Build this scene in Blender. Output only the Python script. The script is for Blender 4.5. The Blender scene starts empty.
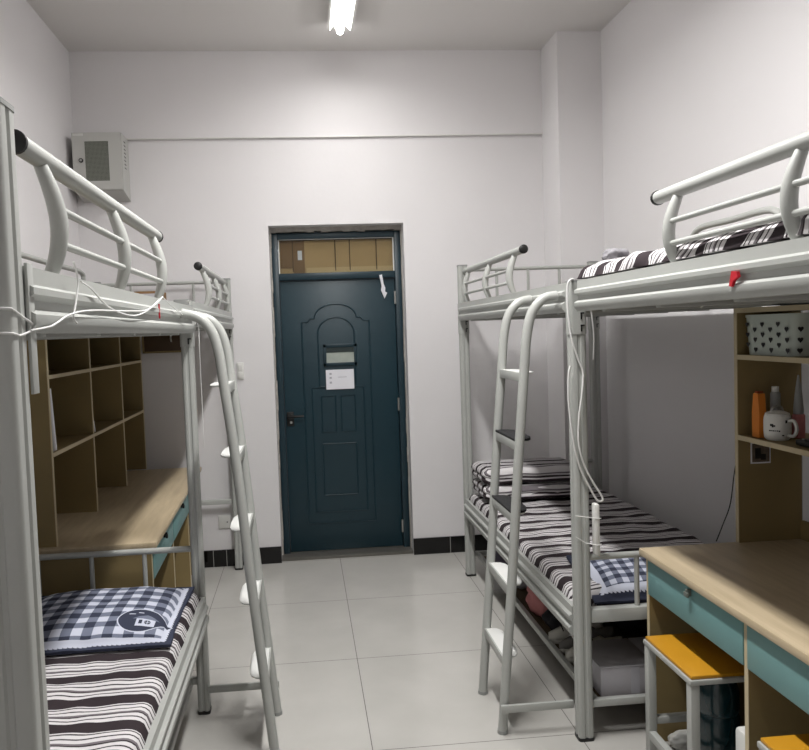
import bpy, bmesh, math, random
from mathutils import Vector, Matrix, noise
random.seed(7)
C = bpy.context.scene.collection
PI = math.pi
ORG = {}

# ------------------------------------------------------------------ materials
def nt(m):
    m.use_nodes = True
    return m.node_tree, m.node_tree.nodes.get('Principled BSDF')
def s2l(c):
    return tuple((v/255/12.92 if v/255 <= .04045 else ((v/255+.055)/1.055)**2.4) for v in c)
MATS = {}
def mat(name, rgb, rough=.5, metal=0, spec=.5, var=0, scale=8, bump=0, bscale=60, coat=0):
    if name in MATS: return MATS[name]
    m = bpy.data.materials.new(name); t, b = nt(m)
    col = (*s2l(rgb), 1)
    b.inputs['Base Color'].default_value = col
    b.inputs['Roughness'].default_value = rough
    b.inputs['Metallic'].default_value = metal
    b.inputs['Specular IOR Level'].default_value = spec
    b.inputs['Coat Weight'].default_value = coat
    tc = t.nodes.new('ShaderNodeTexCoord')
    if var:
        n = t.nodes.new('ShaderNodeTexNoise'); n.inputs['Scale'].default_value = scale; n.inputs['Detail'].default_value = 5
        t.links.new(tc.outputs['Object'], n.inputs['Vector'])
        r = t.nodes.new('ShaderNodeValToRGB')
        r.color_ramp.elements[0].position = .3; r.color_ramp.elements[1].position = .7
        r.color_ramp.elements[0].color = (*[c*(1-var) for c in col[:3]], 1)
        r.color_ramp.elements[1].color = (*[min(1, c*(1+var)) for c in col[:3]], 1)
        t.links.new(n.outputs['Fac'], r.inputs['Fac']); t.links.new(r.outputs['Color'], b.inputs['Base Color'])
    if bump:
        n = t.nodes.new('ShaderNodeTexNoise'); n.inputs['Scale'].default_value = bscale; n.inputs['Detail'].default_value = 4
        t.links.new(tc.outputs['Object'], n.inputs['Vector'])
        bp = t.nodes.new('ShaderNodeBump'); bp.inputs['Strength'].default_value = bump; bp.inputs['Distance'].default_value = .01
        t.links.new(n.outputs['Fac'], bp.inputs['Height']); t.links.new(bp.outputs['Normal'], b.inputs['Normal'])
    MATS[name] = m
    return m

class NB:
    """small node builder"""
    def __init__(s, name):
        s.m = bpy.data.materials.new(name); s.t, s.b = nt(s.m); MATS[name] = s.m
        s.tc = s.t.nodes.new('ShaderNodeTexCoord')
    def sep(s, out='Object'):
        n = s.t.nodes.new('ShaderNodeSeparateXYZ'); s.t.links.new(s.tc.outputs[out], n.inputs[0]); return n.outputs
    def put(s, inp, v):
        if isinstance(v, (int, float)): inp.default_value = v
        elif isinstance(v, tuple): inp.default_value = (*v, 1) if len(v) == 3 else v
        else: s.t.links.new(v, inp)
    def m_(s, op, a, b=0, c=0):
        n = s.t.nodes.new('ShaderNodeMath'); n.operation = op
        s.put(n.inputs[0], a); s.put(n.inputs[1], b)
        if op in ('COMPARE', 'MULTIPLY_ADD', 'SMOOTH_MIN'): s.put(n.inputs[2], c)
        return n.outputs[0]
    def noise(s, scale, detail=3, out='Object'):
        n = s.t.nodes.new('ShaderNodeTexNoise'); n.inputs['Scale'].default_value = scale; n.inputs['Detail'].default_value = detail
        s.t.links.new(s.tc.outputs[out], n.inputs['Vector']); return n.outputs['Fac']
    def mix(s, f, a, b):
        n = s.t.nodes.new('ShaderNodeMix'); n.data_type = 'RGBA'
        s.put(n.inputs[0], f); s.put(n.inputs[6], a); s.put(n.inputs[7], b); return n.outputs[2]
    def ramp(s, f, stops, interp='CONSTANT'):
        n = s.t.nodes.new('ShaderNodeValToRGB'); e = n.color_ramp; e.interpolation = interp
        e.elements[0].position = stops[0][0]; e.elements[0].color = (*stops[0][1], 1)
        e.elements[1].position = stops[-1][0]; e.elements[1].color = (*stops[-1][1], 1)
        for p, c in stops[1:-1]:
            k = e.elements.new(p); k.color = (*c, 1)
        s.put(n.inputs[0], f); return n.outputs[0]
    def bump(s, h, st=.3, dist=.005):
        n = s.t.nodes.new('ShaderNodeBump'); n.inputs['Strength'].default_value = st; n.inputs['Distance'].default_value = dist
        s.put(n.inputs['Height'], h); s.t.links.new(n.outputs[0], s.b.inputs['Normal'])
    def rect(s, x, y, x0, x1, y0, y1):
        a = s.m_('COMPARE', x, (x0+x1)/2, (x1-x0)/2); b = s.m_('COMPARE', y, (y0+y1)/2, (y1-y0)/2)
        return s.m_('MULTIPLY', a, b)
    def done(s, col, rough=.8, spec=.3):
        s.put(s.b.inputs['Base Color'], col); s.b.inputs['Roughness'].default_value = rough
        s.b.inputs['Specular IOR Level'].default_value = spec; return s.m

M_WALL = mat('wall_paint', (228, 226, 227), .85, spec=.2, var=.015, scale=1.5, bump=.05, bscale=40)
M_CEIL = mat('ceiling_paint', (226, 224, 222), .9, spec=.2)
M_METAL = mat('painted_grey_metal', (176, 178, 174), .38, spec=.5, var=.03, scale=6)
M_WHITEMETAL = mat('pale_tread_metal', (224, 225, 222), .35)
M_BLACK = mat('black_plastic', (14, 14, 14), .45)
M_BLACKTILE = mat('black_tile', (7, 7, 8), .12)
M_GROUT = mat('grout', (150, 150, 146), .8)
M_DOOR = mat('teal_door_paint', (22, 50, 60), .42, var=.06, scale=2, bump=.08, bscale=25)
M_DOORF = mat('teal_frame_paint', (20, 46, 56), .4, var=.08, scale=5)
M_SILVER = mat('silver_metal', (180, 180, 176), .3, metal=.8)
M_KHAKI = mat('khaki_board', (138, 120, 80), .6, var=.06, scale=5)
M_DARKWOOD = mat('dark_board', (72, 54, 36), .6, var=.05, scale=4)
M_EDGE = mat('pale_edge_band', (196, 182, 150), .55)
M_TEAL = mat('teal_laminate', (110, 152, 152), .45, var=.03, scale=4)
M_PLY = mat('bed_plywood', (88, 74, 54), .75, var=.12, scale=6)
M_WHITEP = mat('white_plastic', (222, 222, 218), .4)
M_CABLE = mat('white_cable', (226, 226, 224), .5)
M_PAPER = mat('paper_white', (232, 232, 238), .8)
M_INK = mat('grey_ink', (120, 120, 128), .8)
M_GREYBOX = mat('cabinet_grey', (188, 188, 184), .5)
M_CARD = mat('cardboard', (190, 158, 112), .8, var=.05, scale=10)
M_CARD2 = mat('cardboard_brown', (138, 106, 72), .8, var=.05, scale=10)
M_YELLOW = mat('yellow_laminate', (198, 142, 32), .4, var=.03, scale=10)
M_PINK = mat('pink_cloth', (196, 128, 128), .85, bump=.3)
M_DARKCL = mat('dark_cloth', (34, 33, 38), .9, bump=.3)
M_PURPLE = mat('purple_grey_cloth', (82, 78, 92), .9, bump=.3)
M_SHOE = mat('shoe_white', (206, 204, 196), .6)
M_BOXW = mat('white_carton', (196, 194, 200), .7, var=.03)
M_RED = mat('red_ribbon', (190, 22, 40), .5)
M_BOTTLE = mat('teal_bottle', (14, 46, 52), .2, coat=.4)
M_BLUE = mat('blue_print', (40, 110, 170), .5)
M_BIN = mat('bin_plastic', (196, 206, 198), .5)
M_ORANGE = mat('orange_pack', (216, 128, 42), .5)
M_BROWNC = mat('brown_ceramic', (112, 72, 50), .35)
M_GREYC = mat('grey_plastic', (150, 152, 150), .4)

def wood_mat(name, a, b):
    n = NB(name); mp = n.t.nodes.new('ShaderNodeMapping'); mp.inputs['Scale'].default_value = (14, 1.2, 14)
    n.t.links.new(n.tc.outputs['Object'], mp.inputs[0])
    w = n.t.nodes.new('ShaderNodeTexNoise'); w.inputs['Scale'].default_value = 3; w.inputs['Detail'].default_value = 6
    n.t.links.new(mp.outputs[0], w.inputs['Vector'])
    return n.done(n.ramp(w.outputs['Fac'], [(.3, s2l(a)), (.7, s2l(b))], 'LINEAR'), .42, .4)
M_DESK = wood_mat('pale_wood_top', (178, 161, 132), (197, 180, 151))

def floor_mat():
    n = NB('glossy_floor_tile'); x, y, z = n.sep()
    def line(c, off):
        f = n.m_('FRACT', n.m_('DIVIDE', n.m_('ADD', c, off+80.0), .8))
        return n.m_('GREATER_THAN', n.m_('ABSOLUTE', n.m_('SUBTRACT', f, .5)), .5-.0022)
    g = n.m_('MAXIMUM', line(x, 0), line(y, .0))
    c = n.ramp(n.noise(3, 6), [(.3, s2l((186, 184, 179))), (.7, s2l((195, 193, 188)))], 'LINEAR')
    col = n.mix(g, c, s2l((95, 92, 88)))
    n.done(col, .16, .5)
    n.put(n.b.inputs['Roughness'], n.m_('ADD', n.m_('MULTIPLY', g, .4), n.m_('MULTIPLY_ADD', n.noise(5, 4), .08, .12)))
    return n.m
M_FLOOR = floor_mat()

def stripe_mat(name, mode='y', period=.15, wob=.02, tint=1.0):
    n = NB(name); x, y, z = n.sep()
    if mode == 'y': c = y
    elif mode == 'yz': c = n.m_('SUBTRACT', z, y)
    elif mode == 'xy': c = n.m_('ADD', n.m_('MULTIPLY', x, .35), y)
    c = n.m_('ADD', c, n.m_('MULTIPLY', n.m_('SUBTRACT', n.noise(5, 2), .5), wob))
    f = n.m_('FRACT', n.m_('DIVIDE', n.m_('ADD', c, 50), period))
    D = s2l((58, 51, 54)); Wt = s2l((218, 215, 216)); G = s2l((120, 114, 118))
    st = [(0, D), (.32, Wt), (.42, D), (.46, Wt), (.56, D), (.60, G), (.66, Wt), (.76, D), (.80, Wt), (.90, D), (.94, Wt), (.98, D)]
    col = n.ramp(f, st)
    n.bump(n.noise(28, 4), .35, .008)
    return n.done(col, .9, .1)
M_STR = stripe_mat('striped_sheet', 'y', .15, .034)
M_STRQ = stripe_mat('striped_quilt', 'yz', .12, .006)
M_STRC = stripe_mat('striped_crumpled_quilt', 'xy', .16, .22)

def check_mat(name, hx, hy, emblem=None, p=.07, bw=1.0):
    n = NB(name); x, y, z = n.sep()
    fx = n.m_('LESS_THAN', n.m_('FRACT', n.m_('DIVIDE', n.m_('ADD', x, 10), p)), .5)
    fy = n.m_('LESS_THAN', n.m_('FRACT', n.m_('DIVIDE', n.m_('ADD', y, 10), p)), .5)
    W_ = s2l((204, 208, 222)); N_ = s2l((62, 66, 82)); G_ = s2l((120, 126, 144))
    col = n.mix(n.m_('MULTIPLY', n.m_('ADD', fx, fy), .5), W_, N_)
    both = n.m_('MULTIPLY', fx, fy)
    one = n.m_('SUBTRACT', n.m_('ADD', fx, fy), n.m_('MULTIPLY', both, 2))
    col = n.mix(one, n.mix(both, W_, N_), G_)
    # distance from the border
    ax = n.m_('SUBTRACT', hx, n.m_('ABSOLUTE', x)); ay = n.m_('SUBTRACT', hy, n.m_('ABSOLUTE', y))
    d = n.m_('MINIMUM', ax, ay)
    wob = n.m_('MULTIPLY', n.m_('ABSOLUTE', n.m_('SINE', n.m_('MULTIPLY', n.m_('ADD', x, y), 3.14159/.016))), .005)
    white = n.m_('LESS_THAN', d, .038*bw)
    navy = n.m_('LESS_THAN', d, n.m_('SUBTRACT', .024*bw, wob))
    col = n.mix(white, col, W_); col = n.mix(navy, col, N_)
    if emblem:
        ex, ey, r = emblem
        X = n.m_('SUBTRACT', x, ex); Y = n.m_('SUBTRACT', y, ey)
        def drop(rr):
            circ = n.m_('LESS_THAN', n.m_('SQRT', n.m_('ADD', n.m_('MULTIPLY', X, X), n.m_('MULTIPLY', Y, Y))), rr)
            tip = n.m_('LESS_THAN', n.m_('ADD', X, n.m_('ABSOLUTE', Y)), rr*1.42)
            tip = n.m_('MULTIPLY', tip, n.m_('GREATER_THAN', X, rr*.5)); tip = n.m_('MULTIPLY', tip, n.m_('LESS_THAN', n.m_('ABSOLUTE', Y), rr*.8))
            return n.m_('MAXIMUM', circ, tip)
        col = n.mix(drop(r*1.06), col, W_); col = n.mix(drop(r), col, N_)
        q = r
        col = n.mix(n.rect(X, Y, -.15*q, .72*q, -.62*q, -.05*q), col, W_)
        roof = n.m_('LESS_THAN', n.m_('ADD', n.m_('MULTIPLY', n.m_('ABSOLUTE', n.m_('SUBTRACT', X, .28*q)), .75), Y), .42*q)
        roof = n.m_('MULTIPLY', roof, n.m_('GREATER_THAN', Y, -.05*q))
        col = n.mix(roof, col, G_)
        col = n.mix(n.rect(X, Y, -.02*q, .14*q, -.45*q, -.15*q), col, N_)
        wc = n.m_('LESS_THAN', n.m_('SQRT', n.m_('ADD', n.m_('POWER', n.m_('ABSOLUTE', n.m_('SUBTRACT', X, .38*q)), 2), n.m_('POWER', n.m_('ABSOLUTE', n.m_('ADD', Y, .3*q)), 2))), .15*q)
        col = n.mix(wc, col, N_)
        col = n.mix(n.rect(X, Y, .365*q, .395*q, -.5*q, -.1*q), col, W_)
        col = n.mix(n.rect(X, Y, .2*q, .56*q, -.315*q, -.285*q), col, W_)
        col = n.mix(n.rect(X, Y, -.6*q, -.3*q, .4*q, .5*q), col, W_)
        col = n.mix(n.rect(X, Y, -.2*q, .05*q, .62*q, .7*q), col, W_)
    n.bump(n.noise(24, 4), .25, .008)
    return n.done(col, .9, .1)

def emis(name, rgb, st):
    m = bpy.data.materials.new(name); t, b = nt(m)
    b.inputs['Base Color'].default_value = (1, 1, 1, 1)
    b.inputs['Emission Color'].default_value = (*rgb, 1); b.inputs['Emission Strength'].default_value = st
    return m
M_TUBE = emis('lit_tube', (1.0, .975, .955), 17)
gm = bpy.data.materials.new('window_glass'); gm.use_nodes = True; _t = gm.node_tree; _t.nodes.clear()
_o = _t.nodes.new('ShaderNodeOutputMaterial'); _mx = _t.nodes.new('ShaderNodeMixShader'); _tr = _t.nodes.new('ShaderNodeBsdfTransparent'); _gl = _t.nodes.new('ShaderNodeBsdfGlossy')
_fr = _t.nodes.new('ShaderNodeFresnel'); _fr.inputs[0].default_value = 1.45; _gl.inputs['Roughness'].default_value = .03; _tr.inputs[0].default_value = (.95, .97, .96, 1)
_t.links.new(_fr.outputs[0], _mx.inputs[0]); _t.links.new(_tr.outputs[0], _mx.inputs[1]); _t.links.new(_gl.outputs[0], _mx.inputs[2]); _t.links.new(_mx.outputs[0], _o.inputs[0])
M_GLASS = gm

# ------------------------------------------------------------------ mesh helpers
def box(bm, x0, x1, y0, y1, z0, z1, bev=0, seg=2):
    if x0 > x1: x0, x1 = x1, x0
    if y0 > y1: y0, y1 = y1, y0
    if z0 > z1: z0, z1 = z1, z0
    r = bmesh.ops.create_cube(bm, size=1)
    vs = r['verts']
    for v in vs: v.co = Vector(((x0+x1)/2+v.co.x*(x1-x0), (y0+y1)/2+v.co.y*(y1-y0), (z0+z1)/2+v.co.z*(z1-z0)))
    if bev:
        es = list({e for v in vs for e in v.link_edges})
        bmesh.ops.bevel(bm, geom=es, offset=bev, segments=seg, profile=.5, affect='EDGES')
    return bm
def B(x0, x1, y0, y1, z0, z1, bev=0):
    return box(bmesh.new(), x0, x1, y0, y1, z0, z1, bev)
def tube(bm, pts, r, seg=12, cap=True, flat=1.0, closed=False):
    pts = [Vector(p) for p in pts]; n = len(pts)
    rs = r if isinstance(r, (list, tuple)) else [r]*n
    rings = []; up = None
    for i, p in enumerate(pts):
        if closed: d = (pts[(i+1) % n]-pts[i-1])
        else: d = (pts[min(i+1, n-1)]-pts[max(i-1, 0)])
        d = d.normalized() if d.length > 1e-9 else Vector((0, 0, 1))
        if up is None:
            up = Vector((0, 1, 0)) if abs(d.y) < .9 else Vector((0, 0, 1))
        a = (up-d*up.dot(d)); a.normalize(); b = d.cross(a); up = a
        rings.append([bm.verts.new(p+(a*math.cos(2*PI*k/seg)+b*math.sin(2*PI*k/seg)*flat)*rs[i]) for k in range(seg)])
    m = n if closed else n-1
    for i in range(m):
        A, D = rings[i], rings[(i+1) % n]
        for k in range(seg):
            bm.faces.new((A[k], A[(k+1) % seg], D[(k+1) % seg], D[k]))
    if cap and not closed:
        bm.faces.new(rings[0][::-1]); bm.faces.new(rings[-1])
    return bm
def T(pts, r, seg=12, flat=1.0, closed=False):
    return tube(bmesh.new(), pts, r, seg, True, flat, closed)
def smooth_path(pts, n=8):
    P = [Vector(p) for p in pts]; out = []
    for i in range(len(P)-1):
        p0, p1, p2, p3 = P[max(i-1, 0)], P[i], P[i+1], P[min(i+2, len(P)-1)]
        for k in range(n):
            t = k/n
            out.append(.5*((2*p1)+(-p0+p2)*t+(2*p0-5*p1+4*p2-p3)*t*t+(-p0+3*p1-3*p2+p3)*t**3))
    out.append(P[-1]); return out
def prism(bm, prof, axis, a0, a1):
    """prof: list of 2D points; axis x -> (y,z), y -> (x,z), z -> (x,y)"""
    def mk(p, a):
        return {'x': (a, p[0], p[1]), 'y': (p[0], a, p[1]), 'z': (p[0], p[1], a)}[axis]
    v0 = [bm.verts.new(mk(p, a0)) for p in prof]; v1 = [bm.verts.new(mk(p, a1)) for p in prof]
    n = len(prof)
    for i in range(n): bm.faces.new((v0[i], v0[(i+1) % n], v1[(i+1) % n], v1[i]))
    bm.faces.new(v0[::-1]); bm.faces.new(v1)
    return bm
def lathe(bm, cx, cy, prof, seg=24, sx=1, sy=1):
    rings = [[bm.verts.new((cx+math.cos(2*PI*k/seg)*r*sx, cy+math.sin(2*PI*k/seg)*r*sy, z)) for k in range(seg)] for r, z in prof]
    for A, D in zip(rings, rings[1:]):
        for k in range(seg): bm.faces.new((A[k], A[(k+1) % seg], D[(k+1) % seg], D[k]))
    bm.faces.new(rings[0][::-1]); bm.faces.new(rings[-1])
    return bm
def slab(x0, x1, y0, y1, z0, ftop, nx=40, ny=70, fedge=None):
    """closed soft body: top height ftop(x,y), flat bottom z0"""
    bm = bmesh.new(); top = []; bot = []
    for j in range(ny+1):
        rt = []; rb = []
        for i in range(nx+1):
            u = -math.cos(PI*i/nx)*.5+.5; v = -math.cos(PI*j/ny)*.5+.5
            u = .6*i/nx+.4*u; v = .6*j/ny+.4*v
            x = x0+(x1-x0)*u; y = y0+(y1-y0)*v
            ox = oy = 0
            if fedge: ox, oy = fedge(x, y, u, v)
            rt.append(bm.verts.new((x+ox, y+oy, ftop(x, y)))); rb.append(bm.verts.new((x+ox*.6, y+oy*.6, z0)))
        top.append(rt); bot.append(rb)
    for j in range(ny):
        for i in range(nx):
            bm.faces.new((top[j][i], top[j][i+1], top[j+1][i+1], top[j+1][i]))
            bm.faces.new((bot[j][i], bot[j+1][i], bot[j+1][i+1], bot[j][i+1]))
    for i in range(nx):
        bm.faces.new((bot[0][i], bot[0][i+1], top[0][i+1], top[0][i]))
        bm.faces.new((bot[ny][i+1], bot[ny][i], top[ny][i], top[ny][i+1]))
    for j in range(ny):
        bm.faces.new((bot[j+1][0], bot[j][0], top[j][0], top[j+1][0]))
        bm.faces.new((bot[j][nx], bot[j+1][nx], top[j+1][nx], top[j][nx]))
    return bm
def rounded(x, y, x0, x1, y0, y1, r):
    dx = max(0, r-min(x-x0, x1-x)); dy = max(0, r-min(y-y0, y1-y))
    d = min(1, math.hypot(dx, dy)/r); return math.sqrt(max(0, 1-d*d))
def nz(x, y, z=0, s=1): return noise.noise(Vector((x*s, y*s, z*s)))

def obj(name, bm, m, parent=None, label=None, cat=None, group=None, kind=None, rot=None, smooth=38):
    bmesh.ops.recalc_face_normals(bm, faces=bm.faces[:])
    xs = [v.co.x for v in bm.verts]; ys = [v.co.y for v in bm.verts]; zs = [v.co.z for v in bm.verts]
    o3 = Vector(((min(xs)+max(xs))/2, (min(ys)+max(ys))/2, min(zs)))
    if kind == 'structure' and parent is None: o3 = Vector((0, 0, 0))
    for v in bm.verts: v.co -= o3
    for f in bm.faces: f.smooth = True
    for e in bm.edges:
        if len(e.link_faces) == 2 and e.calc_face_angle(0) > math.radians(smooth): e.smooth = False
    me = bpy.data.meshes.new(name); bm.to_mesh(me); bm.free()
    for mm in (m if isinstance(m, (list, tuple)) else [m]): me.materials.append(mm)
    o = bpy.data.objects.new(name, me); C.objects.link(o)
    ORG[o.name] = o3
    if parent is not None:
        o.parent = parent; o.location = o3-ORG[parent.name]
    else: o.location = o3
    if rot: o.rotation_euler = rot
    if label: o['label'] = label
    if cat: o['category'] = cat
    if group: o['group'] = group
    if kind: o['kind'] = kind
    return o
def thing(name, loc, label, cat, group=None, kind=None):
    o = bpy.data.objects.new(name, None); C.objects.link(o); o.location = loc; o.empty_display_size = .1
    ORG[o.name] = Vector(loc); o['label'] = label
    if cat: o['category'] = cat
    if group: o['group'] = group
    if kind: o['kind'] = kind
    return o
def S(name, bm, m, parent=None, label=None):
    return obj(name, bm, m, parent, label=label, kind='structure' if parent is None else None)

# ------------------------------------------------------------------ room
XL, XR, YN, H = -1.655, 1.81, -6.1, 3.48
DX0, DX1, DH = -.405, .52, 2.32          # door opening
S('floor', B(XL-.12, XR+.12, YN-.12, .45, -.1, 0), M_FLOOR, label='glossy pale grey tiled floor')
S('ceiling', B(XL-.12, XR+.12, YN-.12, .12, H, H+.1), M_CEIL, label='plain off-white ceiling')
S('wall_left', B(XL-.12, XL, YN-.12, .12, 0, H), M_WALL, label='white wall behind the left bunks')
S('wall_right', B(XR, XR+.12, YN-.12, .12, 0, H), M_WALL, label='white wall behind the right bunks')
S('wall_near', B(XL, XR, YN-.12, YN, 0, H), M_WALL, label='white wall opposite the door')
bm = bmesh.new()
box(bm, XL, DX0, 0, .24, 0, H); box(bm, DX1, XR, 0, .24, 0, H); box(bm, DX0, DX1, 0, .24, DH, H)
S('wall_far', bm, M_WALL, label='white end wall with the green door')
S('wall_pillar', B(1.515, XR, -.33, 0, 0, H), M_WALL, label='square white pillar in the right far corner')
S('trim_1', B(XL, 1.515, -.012, 0, 2.905, H), M_WALL, label='shallow white beam above the door')
S('trim_2', B(XL, 1.512, -.02, -.0125, 2.903, 2.913, .002), M_WHITEP, label='thin white cable trunking line across the end wall')
bm = bmesh.new(); box(bm, XL, DX0, -.012, 0, 0, .115); box(bm, DX1, 1.515, -.012, 0, 0, .115)
bb = S('baseboard_far', bm, M_BLACKTILE, label='glossy black tile skirting along the end wall')
bm = bmesh.new()
for x in (-.87, -.78, .78, -1.4): box(bm, x-.002, x+.002, -.0135, -.011, 0, .115)
S('grout_line', bm, M_GROUT, bb)
S('baseboard_left', B(XL, XL+.012, YN, -.012, 0, .115), M_BLACKTILE, label='black tile skirting on the left wall')
S('baseboard_right', B(XR-.012, XR, YN, -.33, 0, .115), M_BLACKTILE, label='black tile skirting on the right wall')

# door
dr = thing('door_1', (.06, .15, 0), 'dark teal metal door with a transom blocked by cardboard', None, kind='structure')
bm = bmesh.new()
f0, f1 = .13, .2
box(bm, DX0+.012, -.348, f0, f1, .0, 2.285, .004); box(bm, .468, DX1-.006, f0, f1, .0, 2.285, .004)
box(bm, -.348, .468, f0, f1, 2.243, 2.285, .004); box(bm, -.348, .468, f0+.003, f1, 1.957, 2.005, .004)
S('door_frame', bm, M_DOORF, dr)
bm = bmesh.new()
for i in range(22):   # ragged plaster edge between frame and wall
    z = .02+i*.103
    box(bm, DX0, DX0+.008+.008*random.random(), .11, .2, z, z+.104); box(bm, DX1-.004-.006*random.random(), DX1, .11, .2, z, z+.104)
for i in range(18):
    x = DX0+i*.0514; box(bm, x, x+.0514, .1, .2, 2.283+.012*random.random(), DH)
S('plaster_edge', bm, mat('rough_plaster', (168, 164, 158), .9, var=.15, scale=30), dr)
bm = bmesh.new()
box(bm, -.345, .465, .16, .195, .022, 1.953, .003)
def mold(pts, r=.006, closed=False):
    tube(bm, [(x, .1585, z) for x, z in pts], r, 8, True, 1, closed)
cx = .035
def arc(c, z, rx, rz, a0, a1, n=14): return [(c+rx*math.cos(math.radians(a0+(a1-a0)*i/n)), z+rz*math.sin(math.radians(a0+(a1-a0)*i/n))) for i in range(n+1)]
# outer moulding with shouldered arch, inner arch, lower panels
mold([(-.205, .22), (-.205, 1.66), (-.165, 1.66), (-.145, 1.685), (-.115, 1.685)]+arc(cx, 1.685, .15, .1, 180, 0)[1:-1]+[(.185, 1.685), (.215, 1.685), (.235, 1.66), (.275, 1.66), (.275, .22)], .0055, True)
mold([(-.095, 1.2), (-.095, 1.575)]+arc(cx, 1.575, .13, .115, 180, 0)+[(.165, 1.2)], .0055, True)
for a, b, c_, d in ((-.085, .015, .875, 1.13), (.055, .155, .875, 1.13), (-.085, .155, .42, .79), (-.15, .22, .3, 1.19)):
    mold([(a, c_), (a, d), (b, d), (b, c_)], .005, True)
S('door_leaf', bm, M_DOOR, dr)
bm = bmesh.new()
for a, b, c_, d in ((-.06, .18, 1.475, 1.5), (-.06, .18, 1.345, 1.368), (-.06, -.038, 1.345, 1.5), (.158, .18, 1.345, 1.5)): box(bm, a, b, .148, .162, c_, d, .003)
w = S('viewing_window', bm, M_DOORF, dr, 'small framed viewing window')
S('pane', B(-.04, .16, .1555, .159, 1.366, 1.477), mat('frosted_pane', (168, 176, 168), .25, var=.12, scale=14), w)
S('window_shutter', B(-.04, .16, .152, .1555, 1.44, 1.477), mat('shutter_dark', (30, 44, 44), .5), w)
bm = bmesh.new(); box(bm, -.335, -.285, .15, .161, .93, 1.03, .003)
hd = S('handle_plate', bm, M_BLACK, dr)
S('door_handle', T([(-.325, .152, 1.0), (-.325, .115, 1.0), (-.31, .108, 1.0), (-.215, .108, 1.0)], .009, 10), M_BLACK, hd)
S('keyhole', T([(-.305, .151, .955), (-.305, .146, .955)], .009, 12), M_SILVER, hd)
for z in (1.86, 1.1, .22):
    S('hinge', T([(.463, .13, z-.09), (.463, .13, z)], .008, 10), M_SILVER, dr)
S('threshold', B(DX0, DX1, .02, .2, 0, .02, .003), mat('threshold_steel', (120, 118, 112), .35, metal=.5), dr)
S('transom_glass', B(-.348, .468, .15, .154, 2.003, 2.245), M_GLASS, dr)
bm = bmesh.new(); box(bm, -.35, .47, .185, .21, 2.0, 2.25)
cb = S('cardboard_backing', bm, M_CARD, dr, 'tan cardboard sheets behind the transom glass')
bm = bmesh.new(); box(bm, -.335, -.25, .18, .186, 2.045, 2.235); box(bm, -.245, -.165, .178, .186, 2.01, 2.235)
S('brown_cardboard', bm, M_CARD2, cb, 'darker brown cardboard strips')
bm = bmesh.new()
for a, b, c_, d in ((-.155, .455, 2.003, 2.045),): box(bm, a, b, .179, .186, c_, d)
S('cardboard_flap', bm, mat('cardboard_light', (212, 184, 138), .8), cb)
bm = bmesh.new()
for x in (.052, .155, .345, -.248): box(bm, x-.003, x+.003, .177, .186, 2.02, 2.24)
box(bm, -.34, .46, .17, .186, 2.236, 2.244)
S('cardboard_seam', bm, mat('cardboard_seam', (84, 64, 40), .9), cb)
bm = bmesh.new(); box(bm, -.213, -.183, .174, .178, 2.1, 2.165)
S('carton_label', bm, M_PAPER, cb)
bm = bmesh.new()   # masking tape round the glass
for a, b, c_, d in ((-.348, -.34, 2.005, 2.243), (.458, .467, 2.005, 2.243), (-.348, .467, 2.238, 2.244)): box(bm, a, b, .146, .15, c_, d)
S('white_bead', bm, M_WHITEP, dr)

pn = obj('paper_notice', B(-.047, .152, .1495, .151, 1.178, 1.318), M_PAPER, label='white paper notice stuck on the teal door under its small window', cat='notice')
bm = bmesh.new()
for z in (1.29, 1.262, 1.228): obj('printed_mark', B(-.022, -.006, .1485, .1493, z-.008, z+.006), mat('faint_ink', (178, 178, 186), .8), pn)
obj('printed_line', B(.04, .1, .1485, .1493, 1.262, 1.266), mat('faint_ink', (178, 178, 186), .8), pn)
bm = bmesh.new()
vs = [(.355, 1.975), (.375, 1.98), (.385, 1.92), (.398, 1.885), (.395, 1.86), (.41, 1.85), (.39, 1.81), (.375, 1.85), (.366, 1.87), (.372, 1.9)]
vv = [bm.verts.new((x, .147, z)) for x, z in vs]; f = bm.faces.new(vv)
r = bmesh.ops.extrude_face_region(bm, geom=[f]); [setattr(v.co, 'y', .1285 if v.co.z > 1.955 else .156) for v in r['geom'] if isinstance(v, bmesh.types.BMVert)]
for v in bm.verts:
    if v.co.z > 1.955 and v.co.y > .14: v.co.y = .126
obj('torn_sticker', bm, M_PAPER, label='torn white strip of paper at the top right of the teal door', cat='sticker')

# light switch, socket
sw = obj('light_switch', B(-.655, -.61, -.012, 0, 1.285, 1.4, .003), M_WHITEP, label='white double light switch on the end wall left of the door', cat='light switch')
for z in (1.315, 1.37): obj('rocker', B(-.648, -.617, -.017, -.011, z-.02, z+.02, .002), M_WHITEP, sw)
so = obj('wall_socket', B(-.825, -.745, -.012, 0, .265, .355, .003), M_WHITEP, label='white wall socket low on the end wall beside the left bunk post', cat='socket')
obj('socket_hole', B(-.77, -.762, -.0135, -.0115, .305, .312), M_BLACK, so)

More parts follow.
